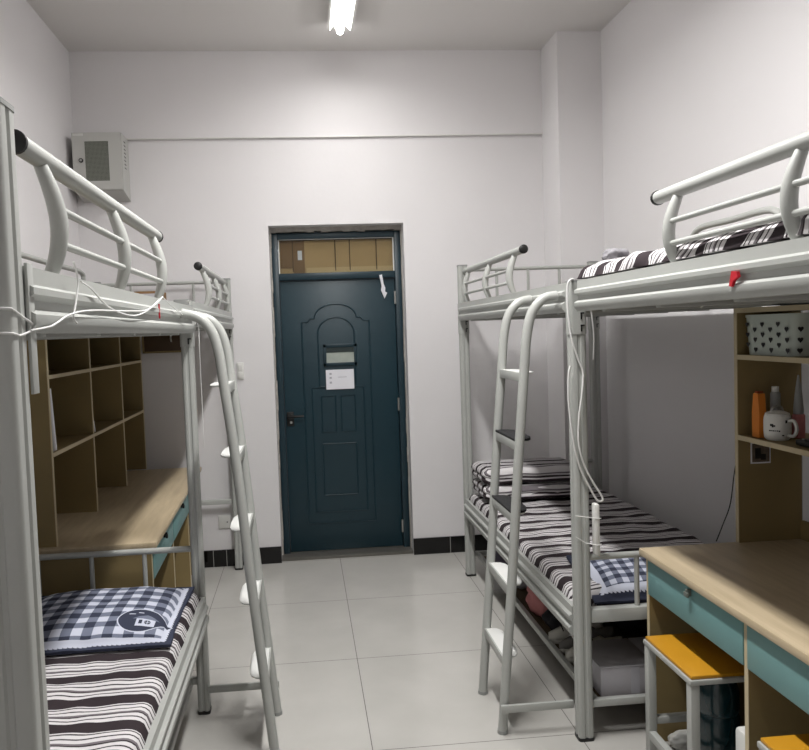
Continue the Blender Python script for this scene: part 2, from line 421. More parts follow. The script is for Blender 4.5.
# network cabinet
cab = thing('wall_cabinet', (-1.46, -.1, 2.54), 'small grey metal network cabinet with a mesh window high in the left corner', 'cabinet')
bm = bmesh.new()
prism(bm, [(-.19, 2.54), (-.19, 2.905), (-.002, 2.905), (-.002, 2.5)], 'x', -1.612, -1.306)
obj('cabinet_body', bm, M_GREYBOX, cab)
bm = bmesh.new()
X0, X1, Z0, Z1 = -1.612, -1.312, 2.545, 2.905
wx0, wx1, wz0, wz1 = -1.535, -1.387, 2.6, 2.85
for a, b, c_, d in ((X0, wx0, Z0, Z1), (wx1, X1, Z0, Z1), (wx0, wx1, Z0, wz0), (wx0, wx1, wz1, Z1)): box(bm, a, b, -.202, -.192, c_, d)
cd = obj('cabinet_door', bm, M_GREYBOX, cab)
n = NB('mesh_window'); x, y, z = n.sep()
gx = n.m_('LESS_THAN', n.m_('FRACT', n.m_('DIVIDE', n.m_('ADD', x, 5), .008)), .4); gz = n.m_('LESS_THAN', n.m_('FRACT', n.m_('DIVIDE', n.m_('ADD', z, 5), .008)), .4)
M_MESH = n.done(n.mix(n.m_('MAXIMUM', gx, gz), s2l((70, 76, 66)), s2l((128, 130, 122))), .6)
obj('mesh_window', B(wx0, wx1, -.199, -.195, wz0, wz1), M_MESH, cd)
lk = obj('lock', T([(-1.56, -.202, 2.73), (-1.56, -.208, 2.73)], .014, 14), M_BLACK, cd)
obj('lock_face', T([(-1.56, -.2085, 2.73), (-1.56, -.212, 2.73)], .008, 12), M_SILVER, cd)
obj('name_plate', B(-1.605, -1.54, -.2035, -.2015, 2.885, 2.9), M_WHITEP, cd)
bm = bmesh.new()
for i in range(8): box(bm, -1.307, -1.3045, -.13, -.09, 2.86-i*.024, 2.866-i*.024)
obj('vent_slots', bm, M_BLACK, cab)
pass_z = 2.9

# ------------------------------------------------------------------ ceiling lamps
def lamp(y0, y1, label, en):
    t = thing('ceiling_lamp', (.1, (y0+y1)/2, 3.48), label, 'lamp')
    bm = bmesh.new(); prism(bm, [(.06, 3.479), (.02, 3.43), (.035, 3.428), (.07, 3.465), (.13, 3.465), (.165, 3.428), (.18, 3.43), (.14, 3.479)], 'y', y0, y1)
    obj('lamp_housing', bm, M_WHITEP, t)
    obj('lamp_tube', T([(.1, y0+.01, 3.425), (.1, y1-.004, 3.425)], .021, 16), M_TUBE, t)
    for y in (y1, y0): obj('lamp_end_cap', B(.07, .13, y-.004, y+.005, 3.44, 3.479, .002), M_WHITEP, t)
    # the light this fixture gives: tube plus shiny reflector, facing down
    L = bpy.data.lights.new('lamp_light', 'AREA'); L.shape = 'RECTANGLE'; L.size = .12; L.size_y = (y1-y0)-.02
    L.energy = en; L.color = (1, .985, .97); L.spread = math.radians(166)
    lo = bpy.data.objects.new('lamp_light', L); C.objects.link(lo); lo.parent = t; lo.location = Vector((.1, (y0+y1)/2, 3.395))-ORG[t.name]
    return t
lamp(-1.70, -.47, 'white ceiling strip lamp in front of the door, switched on', 10)
lamp(-3.55, -2.35, 'white ceiling strip lamp above the near bunks, switched on', 50)

# ------------------------------------------------------------------ beds
BW = .90
def post_prof(xc, yc, w=.055, d=.055, e=0):
    w += e; d += e; r = .012; g = .004
    P = []
    for (sx, sy) in ((1, 1), (-1, 1), (-1, -1), (1, -1)):
        a0 = {(1, 1): 0, (-1, 1): 90, (-1, -1): 180, (1, -1): 270}[(sx, sy)]
        for k in range(5):
            a = math.radians(a0+22.5*k); P.append((xc+sx*(w/2-r)+r*math.cos(a), yc+sy*(d/2-r)+r*math.sin(a)))
        if not e:   # groove in the middle of the next face
            if (sx, sy) == (1, 1): P += [(xc+.008, yc+d/2), (xc+.004, yc+d/2-g), (xc-.004, yc+d/2-g), (xc-.008, yc+d/2)]
            if (sx, sy) == (-1, 1): P += [(xc-w/2, yc+.008), (xc-w/2+g, yc+.004), (xc-w/2+g, yc-.004), (xc-w/2, yc-.008)]
            if (sx, sy) == (-1, -1): P += [(xc-.008, yc-d/2), (xc-.004, yc-d/2+g), (xc+.004, yc-d/2+g), (xc+.008, yc-d/2)]
            if (sx, sy) == (1, -1): P += [(xc+w/2, yc-.008), (xc+w/2-g, yc-.004), (xc+w/2-g, yc+.004), (xc+w/2, yc+.008)]
    return P
def beam_prof(z0, z1):
    h = z1-z0   # t outward negative
    q = [(.0, 1.), (.0, .74), (-.012, .68), (-.012, .58), (.001, .5), (.001, .36), (-.013, .28), (-.013, .13), (-.002, .0), (.028, 0), (.028, .06), (.008, .08), (.008, .36), (.012, .6), (.012, .96), (.022, .96), (.022, 1.)]
    return [(t, z0+h*v) for t, v in q]
ZU0, ZU1 = 1.628, 1.738
ZL0, ZL1 = .388, .502
def bed(name, xa, s, yf, yn, label, lower, posts, guard, head=None, gcap_far=True, wallrail=None, uprights=None, zt=1.935, lowcross=True, cat='bunk bed', group=None, dz=0):
    ZU0, ZU1 = 1.628+dz, 1.738+dz
    t = thing(name, (xa+s*BW/2, (yf+yn)/2, 0), label, cat, group)
    pw = .058 if s > 0 else .049
    X = lambda d: xa+s*d
    PW = .0275
    for (d, y, top) in posts:
        big = y < -3.8 and s < 0 and d < .1
        p = obj('post', prism(bmesh.new(), post_prof(X(d)-(.008 if big else 0), y-(.006 if big else 0), .071 if big else pw, .071 if big else .055), 'z', 0, top), M_METAL, t)
        if not big: obj('post_cap', prism(bmesh.new(), post_prof(X(d), y, pw, e=.003), 'z', top-.002, top+.006), M_GREYC, p)
        if big:
            obj('post_cap', prism(bmesh.new(), post_prof(X(d)-.008, y-.006, .071, .071, e=.003), 'z', top-.002, top+.006), M_GREYC, p)
            obj('bracket_plate', B(XA_L+.0005, XA_L+.006, y+.024, y+.05, 1.50, 1.714, .001), M_METAL, t)
            obj('rubber_foot', prism(bmesh.new(), post_prof(X(d)-.008, y-.006, .071, .071, e=.004), 'z', 0, .012), M_BLACK, p)
            continue
        obj('sleeve', prism(bmesh.new(), post_prof(X(d), y, pw, e=.005), 'z', 1.545, min(top, 1.735)), M_METAL, p)
        for yy, zz in ((y-PW, 1.69), (y-PW, 1.62), (y-PW, 1.575)):
            bm = bmesh.new(); q = X(d)
            prism(bm, [(q+.006, zz-.02), (q+.011, zz-.02), (q+.011, zz), (q+.02, zz), (q+.02, zz+.005), (q+.006, zz+.005)], 'y', yy-.006, yy-.003)
            obj('hook_slot', bm, M_BLACK, p)
        obj('rubber_foot', prism(bmesh.new(), post_prof(X(d), y, pw, e=.004), 'z', 0, .012), M_BLACK, p)
    def sidebeam(nm, inner, z0, z1):
        bm = bmesh.new()
        pr = [((X(q) if not inner else X(BW-q)), z) for q, z in beam_prof(z0, z1)]
        prism(bm, pr, 'y', yn+PW+.004, yf-PW-.004); return obj(nm, bm, M_METAL, t)
    sidebeam('side_beam', False, ZU0, ZU1); sidebeam('side_beam', True, ZU0, ZU1)
    for y in (yf, yn): obj('end_beam', B(X(.058), X(BW-.058), y-.015, y+.015, ZU0+.03, ZU1-.01, .003), M_METAL, t)
    obj('bed_board', B(X(.05), X(BW-.05), yn+.035, yf-.035, ZU0+.012, ZU0+.03), M_PLY, t)
    nsl = 5
    for i in range(nsl):
        y = yn+(yf-yn)*(i+.5)/nsl
        obj('cross_bar', B(X(.03), X(BW-.03), y-.015, y+.015, ZU0-.006, ZU0+.011, .002), M_METAL, t)
    if guard:
        g0, g1 = guard   # y near (ball) -> y far
        bow = lambda z: -.042*math.sin(PI*min(1, max(0, (z-1.70)/.25)))**1.0+.014*(1-abs(z-1.70)/.25)
        xt = X(.04)
        gr = obj('guard_rail', T([(xt, g0, zt), (xt, g1, zt)], .019, 18), M_METAL, t)
        for e, sg in ((g0, -1), (g1, 1)):
            if sg == 1 and not gcap_far: continue
            obj('end_cap', T([(xt, e-sg*.002, zt), (xt, e+sg*.008, zt), (xt, e+sg*.012, zt)], [.021, .021, .014], 18), M_BLACK, gr)
        for y in uprights:
            pts = []; rr = []
            for k in range(15):
                q = k/14; z = ZU1-.004+(zt-ZU1-.006)*q
                pts.append((X(.034+.006*q)-s*.027*math.sin(PI*q**.9), y, z)); rr.append(.0125+.0045*math.sin(PI*q))
            obj('upright', T(pts, rr, 14), M_METAL, gr)
        for k in (.3, .61):
            z = ZU1-.004+(zt-ZU1-.006)*k; x = X(.034+.006*k)-s*.027*math.sin(PI*k**.9)
            obj('crossbar', T([(x, min(uprights), z), (x, max(uprights), z)], .0078, 12), M_METAL, gr)
    if head is not None:
        for y in head:
            hr = obj('head_rail', T([(X(.04), y, 1.945), (X(BW-.04), y, 1.945)], .0115, 12), M_METAL, t)
            for k in (1, 2, 3):
                x = X(.045+(BW-.09)*k/4.0); obj('spindle', T([(x, y, 1.72), (x, y, 1.943)], .009, 10), M_METAL, hr)
    if wallrail:
        w0, w1 = wallrail; x = X(BW-.014)
        obj('wall_side_rail', T(smooth_path([(x, w1, 1.70), (x, w1, 1.89), (x, w1-.02, 1.965), (x, w1-.1, 2.01), (x, (w0+w1)/2, 2.01), (x, w0+.1, 2.01), (x, w0+.02, 1.965), (x, w0, 1.89), (x, w0, 1.70)], 6), .015, 12), M_METAL, t)
    if lower:
        sidebeam('side_beam', False, ZL0, ZL1); sidebeam('side_beam', True, ZL0, ZL1)
        for y in (yf, yn):
            obj('end_beam', B(X(.056), X(BW-.056), y-.02, y+.02, .452, .503, .004), M_METAL, t)
            fr = obj('foot_rail', T([(X(.04), y, .70), (X(BW-.04), y, .70)], .0125, 14), M_METAL, t)
            for k in (1, 2, 3):
                x = X(.03+.215*k); obj('spindle', T([(x, y, .49), (x, y, .70)], .0095, 10), M_METAL, fr)
        obj('bed_board', B(X(.032), X(BW-.032), yn+.035, yf-.035, .455, .475), M_PLY, t)
        # tray for shoes
        tr = obj('shoe_tray', B(X(.09), X(BW-.05), yn+.03, yf-.03, .118, .126), M_PLY, t)
        for a, b in ((.07, .092), (BW-.05, BW-.03)): obj('tray_rim', B(X(a), X(b), yn+.013, yf-.013, .115, .145, .002), M_METAL, tr)
        for y in (yn, yf): obj('tray_end_bar', B(X(.05), X(BW-.05), y-.012, y+.012, .122, .15, .002), M_METAL, tr)
    elif lowcross:
        for y in (lowcross if isinstance(lowcross, tuple) else (yf,)):
            obj('cross_rail', B(X(.055), X(BW-.055), y-.012, y+.012, .45, .482, .003), M_METAL, t)
    return t
XA_R, XA_L = .785, -.65
P0, P1 = .0275, BW-.0275
bed('bunk_bed', XA_R, 1, -.50, -2.43, 'grey metal bunk bed on the right with striped bedding and shoes underneath', True,
    [(P0, -.50, 1.97), (P1, -.50, 1.97), (P0, -2.43, 1.738), (P1, -2.43, 1.738)], (-1.755, -.53), head=(-.5,), gcap_far=False, wallrail=(-2.38, -1.67), uprights=(-1.62, -1.15, -.64))
bed('loft_bed', XA_R, 1, -2.49, -4.42, 'grey metal upper bunk over the desk at the right edge of the photo', False,
    [(P0, -4.42, 1.95), (P1, -4.42, 1.95)], (-4.36, -3.06), head=(-4.42,), uprights=(-4.19, -3.675, -3.175), lowcross=(-4.42,), cat='loft bed')
bed('bunk_bed', XA_L, -1, -2.0, -3.897, 'grey metal bunk bed at the left edge with checked pillow on its lower bed', True,
    [(P0, -2.0, 1.71), (P1, -2.0, 1.71), (P0, -3.897, 1.955), (P1, -3.897, 1.955)], (-3.762, -2.49), head=None, uprights=(-3.645, -3.115, -2.59), dz=-.028)
bed('loft_bed', XA_L-.015, -1, -.08, -1.94, 'grey metal upper bunk over the desk in the left far corner', False,
    [(P0, -.08, 1.96), (P1, -.08, 1.96)], (-1.355, -.11), head=(-.08,), gcap_far=False, wallrail=(-1.6, -.30), uprights=(-1.215, -.74, -.23), lowcross=(-.08,), cat='loft bed')

# ------------------------------------------------------------------ ladders
def ladder(s, pts, yn, yf, ypost, xpost, label, pads=()):
    t = thing('bunk_ladder', (pts[0][0], (yn+yf)/2, 0), label, 'ladder')
    path = smooth_path([(x, 0, z) for x, z in pts], 6)
    def xat(z):
        for a, b in zip(path, path[1:]):
            if a.z <= z <= b.z: return a.x+(b.x-a.x)*(z-a.z)/(b.z-a.z+1e-9)
    for y in (yn, yf):
        r = obj('side_rail', T([(p.x, y, p.z) for p in path], .0185, 16), M_METAL, t)
        obj('foot_cap', T([(pts[0][0], y, 0), (pts[0][0]+s*.001, y, .014)], .0205, 16), M_GREYC, r)
    for k, z in enumerate((.29, .575, .855, 1.135, 1.40)):
        x = xat(z); bm = bmesh.new()
        prof = [(x-s*.012, yn+.012), (x-s*.012, yf-.012), (x+s*.01, yf-.012)]
        for q in range(9):
            a = PI*q/8; prof.append((x+s*(.01+.054*max(0, math.sin(a))**.7), (yn+yf)/2+((yf-yn)/2-.012)*math.copysign(abs(math.cos(a))**.6, math.cos(a))*.98))
        prof.append((x+s*.01, yn+.012))
        prism(bm, prof, 'z', z-.003, z+.002)
        tr = obj('tread', bm, M_WHITEMETAL, t)
        obj('tread_lip', B(x-s*.013, x-s*.006, yn+.01, yf-.01, z-.032, z+.003, .001), M_METAL, tr)
        if k in pads:
            bm = bmesh.new(); prism(bm, [(x+(px-x)*1.08-s*.0, (yn+yf)/2+(py-(yn+yf)/2)*1.0) for px, py in prof], 'z', z+.003, z+.012)
            obj('black_pad', bm, mat('black_foam', (30, 30, 32), .9, bump=.6, bscale=120), tr, label='black foam tread pad')
    x = xat(.11)
    bm = bmesh.new(); box(bm, min(xpost, x-s*.02), max(xpost, x-s*.02), ypost-.006, ypost+.006, .095, .125, .002)
    obj('brace_bar', bm, M_METAL, t)
    return t
ladder(1, [(.514, 0), (.540, .3), (.571, .65), (.601, 1.03), (.636, 1.42), (.648, 1.54), (.670, 1.63), (.716, 1.682), (.770, 1.694)], -2.35, -2.03, -2.38, XA_R+.004, 'grey metal ladder on the right bunk, two treads covered in black foam', (2, 3))
ladder(-1, [(-.368, 0), (-.394, .28), (-.428, .65), (-.464, 1.1), (-.499, 1.42), (-.512, 1.53), (-.534, 1.605), (-.575, 1.652), (-.638, 1.672)], -2.37, -2.07, -2.035, XA_L-.004, 'grey metal ladder on the left bunk with bare pale treads')

# ------------------------------------------------------------------ desks
def handle(p, x, y, z, s):
    obj('handle', box(box(bmesh.new(), x, x-s*.018, y-.004, y+.004, z-.02, z+.004, .001), x-s*.012, x-s*.02, y-.012, y+.012, z-.022, z-.006, .002), M_BLACK if s < 0 else mat('lock_grey', (104, 110, 104), .4), p)
def desk(s, xf, xb, y_far, y_near, zt, label, ydiv, hz):
    t = thing('desk', ((xf+xb)/2, (y_far+y_near)/2, 0), label, 'desk')
    obj('desktop', B(xf-s*.02, xb, y_near, y_far, zt-.028, zt, .006), M_DESK, t)
    ys = [y_near+.012]+list(ydiv)+[y_far-.03]
    for i, y in enumerate(ys):
        e = obj('side_panel', B(xf+s*.006, xb, y, y+.018, 0, zt-.0285), M_KHAKI, t)
        obj('edge_band', B(xf+s*.004, xf+s*.0065, y, y+.018, 0, zt-.03), M_EDGE, e)
    obj('back_panel', B(xb-s*.25, xb-s*.262, y_near+.03, y_far-.03, .08, zt-.0285), M_DARKWOOD, t)
    for a, b in zip(ys, ys[1:]):
        d = obj('drawer', B(xf-s*.0, xf+s*.016, a+.0195, b-.0015, zt-.168, zt-.031, .002), M_TEAL, t)
        handle(d, xf, a+.018+(b-a)*.47, zt-.045, s)
    return t
desk(1, 1.04, 1.74, -2.47, -4.36, .738, 'pale wood desk with teal drawers under the right upper bunk', (-3.73, -3.118), .68)
dl = desk(-1, -.885, -1.57, -.135, -1.95, .72, 'pale wood desk with teal drawers under the left far upper bunk', (-1.34, -.74), .66)
dl.rotation_euler.z = .028; dl.location.x -= .016
# right bookcase
t = thing('bookcase', (1.53, -3.4, .73), 'khaki open bookcase standing on the right desk', 'bookcase')
for y in (-4.33, -3.73, -3.12, -2.49):
    p = obj('side_panel', B(1.405, 1.655, y, y+.018, .7385, 1.62), M_KHAKI, t)
    obj('edge_band', B(1.402, 1.405, y, y+.018, .7385, 1.62), M_EDGE, p)
for z in (1.131, 1.431, 1.603):
    p = obj('shelf', B(1.408, 1.655, -4.312, -2.4905, z, z+.016), M_KHAKI, t)
    obj('edge_band', B(1.402, 1.408, -4.312, -2.4905, z-.001, z+.017), M_EDGE, p)
obj('low_back_rail', B(1.648, 1.662, -4.312, -2.4905, .7385, .81), M_KHAKI, t)
# left bookcase
t = thing('bookcase', (-1.46, -1.0, .72), 'khaki nine-compartment bookcase standing on the left desk', 'bookcase')
ys = (-1.925, -1.30, -.67, -.115)
for y in ys:
    p = obj('side_panel', B(-1.272, -1.62, y, y+.016, .7205, 1.60), M_KHAKI, t)
    obj('edge_band', B(-1.269, -1.272, y, y+.016, .7205, 1.60), M_EDGE, p)
for z in (1.10, 1.43, 1.6):
    p = obj('shelf', B(-1.275, -1.62, -1.909, -.10, z, z+.014), M_KHAKI, t)
    obj('edge_band', B(-1.268, -1.275, -1.909, -.10, z-.001, z+.015), M_EDGE, p)
obj('back_board', B(-1.585, -1.592, -1.908, -.115, .7205, 1.6), M_KHAKI, t)
bm = bmesh.new()
for y in (-1.29, -.67, -.16): tube(bm, [(-1.584, y-.06, .78), (-1.58, y-.06, .78)], .008, 10)
obj('screw_cover', bm, M_BLACK, t)
# leaning papers in the middle row
def leaning(y0, thick, n, h, label, lean=.06, xx=-1.285):
    for i in range(n):
        a = y0+i*thick
        bm = bmesh.new()
        prism(bm, [(a+lean, 1.1155), (a+lean+thick*.85, 1.1155), (a+thick*.85, 1.1155+h), (a, 1.1155+h)], 'x', -1.53, xx)
        obj('notebook', bm, [M_PAPER, M_GREYC, M_BOXW][i % 3] if i else M_PAPER, label=label[i], cat='notebook', group='notebooks leaning in the left bookcase')
leaning(-1.908, .017, 4, .27, ['white notebook leaning on the near side of the left bookcase, nearest one', 'grey notebook second in the leaning row of the left bookcase', 'pale notebook third in the leaning row of the left bookcase', 'white notebook last in the leaning row of the near compartment'], .035)
leaning(-1.282, .016, 1, .19, ['single white notebook leaning in the middle compartment of the left bookcase'], .07)
leaning(-.652, .012, 1, .27, ['single white notebook leaning in the far compartment of the left bookcase'], .04)
# hook board in the left far corner
t = thing('hook_board', (-1.13, -.02, 1.5), 'dark wooden hook board on the end wall under the left upper bunk', 'coat rack')
obj('board', B(-1.27, -1.0, -.02, -.001, 1.49, 1.615, .002), M_DARKWOOD, t)
bm = bmesh.new()
for a, b, c_, d in ((-1.275, -.995, 1.607, 1.62), (-1.275, -.995, 1.485, 1.497), (-1.275, -1.263, 1.485, 1.62), (-1.007, -.995, 1.485, 1.62)): box(bm, a, b, -.026, -.0205, c_, d)
obj('board_frame', bm, M_KHAKI, t)
obj('hook', T(smooth_path([(-1.08, -.02, 1.60), (-1.08, -.05, 1.6), (-1.08, -.055, 1.575), (-1.08, -.04, 1.56)], 4), .005, 8), M_SILVER, t)
# boxes on the left far upper bunk
bx = obj('carton', B(-1.22, -1.06, -.45, -.25, 1.6585, 1.875, .003), M_CARD2, label='brown carton on the left far upper bunk', cat='box')
obj('carton_window', B(-1.2, -1.08, -.4525, -.45, 1.76, 1.86), M_BOXW, bx)
obj('small_box', B(-.99, -.9, -.42, -.28, 1.6585, 1.82, .003), M_GREYC, label='small grey box beside the brown carton on the upper bunk', cat='box')

# ------------------------------------------------------------------ bedding
def mattress(x0, x1, y0, y1, z0, z1, m, label, amp=.006, group=None, seed=0):
    def ft(x, y):
        r = rounded(x, y, x0, x1, y0, y1, .045)
        return z0+.012+(z1-z0-.012)*(.25+.75*r)+amp*(nz(x, y, seed, 5)+.6*nz(x, y, seed+3, 13))*(.2+.8*r)
    fe = lambda x, y, u, v: (.006*nz(x, y, seed+9, 9), .006*nz(x, y, seed+5, 9))
    return obj('mattress', slab(x0, x1, y0, y1, z0, ft, 50, 110, fe), m, label=label, cat='mattress', smooth=75, group=group)
mattress(.80, 1.655, -2.34, -.535, .476, .545, M_STR, 'striped mattress on the lower right bunk bed', .010, seed=1)
mattress(-1.51, -.667, -3.83, -2.045, .476, .545, M_STR, 'striped mattress on the lower left bunk bed', .010, seed=4)
mattress(.815, 1.65, -4.37, -2.53, 1.6585, 1.742, M_STR, 'striped mattress on the right upper bunk above the desk', .006, seed=7)

def pillow(cx, cy, zb, hx, hy, h, m, label, rz=0, seed=0, zf=None, tilt=0):
    def ft(x, y):
        u = abs(x)/(hx-.0); v = abs(y)/(hy-.0)
        uu = min(1, abs(x)/(hx-.03)); vv = min(1, abs(y)/(hy-.03))
        p = (max(0, 1-uu**3.2)*max(0, 1-vv**3.2))**.5
        return .01+h*p+.006*nz(x, y, seed, 8)*p+.004*nz(x, y, seed, 18)
    bm = slab(-hx, hx, -hy, hy, 0, ft, 44, 44, lambda x, y, u, v: (.008*nz(x, y, seed+2, 7)-.012*math.copysign(1, x)*(1-abs(2*v-1)**2)*abs(2*u-1)**6, .008*nz(x, y, seed+6, 7)))
    for v in bm.verts: v.co += Vector((cx, cy, zb))
    return obj('pillow', bm, m, label=label, cat='pillow', smooth=80, rot=(tilt, 0, rz))
pillow(-1.0, -2.355, .553, .315, .285, .055, check_mat('checked_pillow_cloth', .315, .285, (.19, -.15, .074)), 'blue and white checked pillow with a house emblem on the left bunk', 0, 1)
pillow(1.205, -2.215, .53, .31, .195, .06, check_mat('checked_pillow_cloth_b', .31, .195, None, .05, 1.7), 'blue and white checked pillow behind the foot rail of the right bunk', math.radians(-4), 5, tilt=.16)

# folded quilts on the lower right bunk
def quilt(x0, x1, y0, y1, z0, z1, label, seed, m=M_STRQ, rr=.045):
    bm = bmesh.new(); nx, ny, nzz = 44, 20, 10
    bmesh.ops.create_cube(bm, size=2)
    bmesh.ops.subdivide_edges(bm, edges=bm.edges[:], cuts=14, use_grid_fill=True)
    hx, hy, hz = (x1-x0)/2, (y1-y0)/2, (z1-z0)/2; c = Vector(((x0+x1)/2, (y0+y1)/2, (z0+z1)/2))
    for v in bm.verts:
        p = Vector((v.co.x*hx, v.co.y*hy, v.co.z*hz)); r = min(rr, hz*.95)
        q = Vector((max(-hx+r, min(hx-r, p.x)), max(-hy+r, min(hy-r, p.y)), max(-hz+r, min(hz-r, p.z))))
        d = p-q
        if d.length > 1e-6: p = q+d.normalized()*r
        k = .007; n = Vector((nz(p.x, p.y, p.z+seed, 7), nz(p.x+9, p.y, p.z+seed, 7), nz(p.x, p.y+9, p.z+seed, 6)))
        # a crease runs round the sides where the layers meet
        cr = -.012*math.exp(-(p.z/.008)**2) if abs(p.z) < .03 else 0
        side = Vector((p.x, p.y, 0)); side = side.normalized() if side.length else side
        p = p+n*k+side*cr
        p.z = max(-hz, p.z)
        v.co = c+p
    return obj('folded_quilt', bm, m, label=label, cat='quilt', smooth=80, group='folded quilts')
quilt(.815, 1.42, -.92, -.56, .562, .65, 'lower striped folded quilt at the far end of the right bunk', 1)
quilt(.812, 1.42, -.91, -.555, .655, .752, 'upper striped folded quilt on the pile at the far end of the right bunk', 5)
# crumpled quilt on the right upper bunk
def fq(x, y):
    r = rounded(x, y, .805, 1.6, -4.3, -2.455, .05)
    t = (x-.805)/.795
    return 1.748+(.048+.016*nz(x, y, 5, 9)+.045*t*(.7+.6*nz(x, y, 3, 4)))*r
obj('crumpled_quilt', slab(.805, 1.6, -4.3, -2.455, 1.747, fq, 50, 130, lambda x, y, u, v: (.010*nz(x, y, 3, 9), .012*nz(x, y, 8, 9))), M_STRC, label='crumpled striped quilt lying over the right upper bunk', cat='quilt', smooth=80)
mat('grey_cloth', (140, 138, 142), .9, bump=.3)

# ------------------------------------------------------------------ under the right bunk
def shoe(cx, cy, z, ang, m, label, L=.25, W_=.09, sole=None):
    t = thing('shoe', (cx, cy, z), label, 'shoe', group='shoes on the tray under the right bunk')
    def mk(fz0, fz1, sc=1, cut=False):
        bm = bmesh.new(); N = 14; rings = []
        for i in range(N+1):
            u = i/N; y = (u-.5)*L
            w = W_/2*sc*(math.sin(PI*min(1, .12+u*.93))**.45)*(1-.12*math.sin(PI*u*1.3))
            if i in (0, N): w *= .45
            top = fz1(u); ring = []
            for k in range(12):
                a = 2*PI*k/12; zz = math.sin(a); xx = math.cos(a)
                ring.append(bm.verts.new((xx*w*(.8+.2*(zz < 0)), y, fz0+(top-fz0)*(.5+.5*max(-1, min(1, zz*1.15))))))
            rings.append(ring)
        for A, D in zip(rings, rings[1:]):
            for k in range(12): bm.faces.new((A[k], A[(k+1) % 12], D[(k+1) % 12], D[k]))
        bm.faces.new(rings[0]); bm.faces.new(rings[-1][::-1])
        Mx = Matrix.Translation((cx, cy, z)) @ Matrix.Rotation(ang, 4, 'Z')
        bm.transform(Mx); return bm
    obj('upper', mk(.02, lambda u: .105-.045*max(0, u-.35)/.65*1.2 if u > .35 else .09+.03*(.35-u)), m, t, smooth=70)
    obj('sole', mk(0, lambda u: .028, 1.06), sole or M_SHOE, t, smooth=70)
    bm = bmesh.new(); Mx = Matrix.Translation((cx, cy, z)) @ Matrix.Rotation(ang, 4, 'Z')
    for k in range(4): tube(bm, [(-.028, .02+k*.018-.01, .093-k*.009), (0, .02+k*.018-.01, .102-k*.009), (.028, .02+k*.018-.01, .093-k*.009)], .003, 6)
    bm.transform(Mx); obj('laces', bm, M_PAPER if m != M_SHOE else M_DARKCL, t)
ZT = .1275
for a in [(.995, -2.075, math.radians(88), M_SHOE, 'white shoe nearest the post under the right bunk'),
          (1.0, -1.975, math.radians(92), mat('shoe_grey', (120, 118, 116), .8), 'grey shoe with white sole second from the post'),
          (.99, -1.875, math.radians(86), M_SHOE, 'white shoe farthest from the post, beside the black bag')]:
    shoe(a[0], a[1], ZT, a[2], a[3], a[4])
def lump(name, c, r, m, label, cat, seed=0, group=None, sm=80, amp=.25, pw=2.6):
    bm = bmesh.new(); bmesh.ops.create_icosphere(bm, subdivisions=4, radius=1)
    for v in bm.verts:
        d = v.co.normalized(); k = 1+amp*nz(d.x, d.y, d.z+seed, 1.8)+amp*.35*nz(d.x, d.y, d.z+seed, 5)
        e = (abs(d.x)**pw+abs(d.y)**pw+abs(d.z)**pw)**(-1/pw)
        p = d*e*k; v.co = Vector((p.x*r[0], p.y*r[1], max(-.92, p.z)*r[2]))
    lo = min(v.co.z for v in bm.verts)
    for v in bm.verts: v.co += Vector((c[0], c[1], c[2]-lo))
    return obj(name, bm, m, label=label, cat=cat, smooth=sm, group=group)
bag = lump('cloth_bag', (1.0, -1.50, ZT), (.11, .13, .085), M_PINK, 'pink cloth bag with a pale rim on the tray under the right bunk', 'bag', 2)
lump('black_bag', (.99, -1.735, ZT), (.10, .05, .06), M_DARKCL, 'black crumpled bag between the pink bag and the shoes', 'bag', 5)
lump('grey_bag', (1.0, -.86, ZT), (.12, .16, .11), M_PURPLE, 'purple-grey bag at the far end of the shoe tray', 'bag', 8)
lump('plastic_bag', (.99, -1.12, ZT), (.09, .07, .075), M_BOXW, 'white plastic bag beside the purple-grey bag on the tray', 'bag', 11)
lump('dark_bundle', (1.35, -1.45, ZT), (.2, .5, .11), M_DARKCL, 'dark bundle of clothes at the back of the shoe tray', 'clothes', 14, amp=.3)

lump('cushion', (.92, -2.545, 1.80), (.04, .05, .024), MATS['grey_cloth'], 'small grey cushion on the far end of the striped quilt of the right upper bunk', 'cushion', 31)
t = thing('storage_carton', (1.1, -2.26, ZT), 'white carton box on the tray under the foot of the right bunk', 'box')
obj('carton_body', B(.9, 1.33, -2.385, -2.14, ZT, .243, .004), M_BOXW, t)
obj('lid_flap', B(.897, 1.115, -2.388, -2.137, .2435, .2465, .001), M_BOXW, t)
obj('lid_flap', B(1.12, 1.333, -2.388, -2.137, .2435, .2465, .001), M_BOXW, t)
obj('tape_strip', B(1.02, 1.055, -2.3865, -2.3855, .135, .24), mat('clear_tape', (206, 206, 214), .3), t)

# ------------------------------------------------------------------ stools under the right desk
def stool(y0, y1, label):
    x0, x1, h = .978, 1.262, .452
    t = thing('stool', ((x0+x1)/2, (y0+y1)/2, 0), label, 'stool')
    obj('seat', B(x0+.006, x1-.006, y0+.006, y1-.006, h-.012, h, .003), M_YELLOW, t)
    bm = bmesh.new()
    box(bm, x0, x1, y0, y1, h-.03, h-.0125, .003)
    obj('seat_frame', bm, M_METAL, t)
    for x in (x0+.018, x1-.018):
        for y in (y0+.018, y1-.018):
            sp = .0
            obj('leg', B(x-.0155, x+.0155, y-.0155, y+.0155, 0, h-.0305, .004), M_METAL, t)
    for x in (x0+.014, x1-.014): obj('stretcher', B(x-.0125, x+.0125, y0+.034, y1-.034, .085, .115, .002), M_METAL, t)
    for y in (y0+.016, y1-.016): obj('stretcher', B(x0+.034, x1-.034, y-.0125, y+.0125, .135, .16, .002), M_METAL, t)
stool(-2.915, -2.585, 'yellow-topped grey stool half under the desk beside the right bunk')
stool(-3.59, -3.26, 'yellow-topped grey stool at the bottom right edge of the photo')
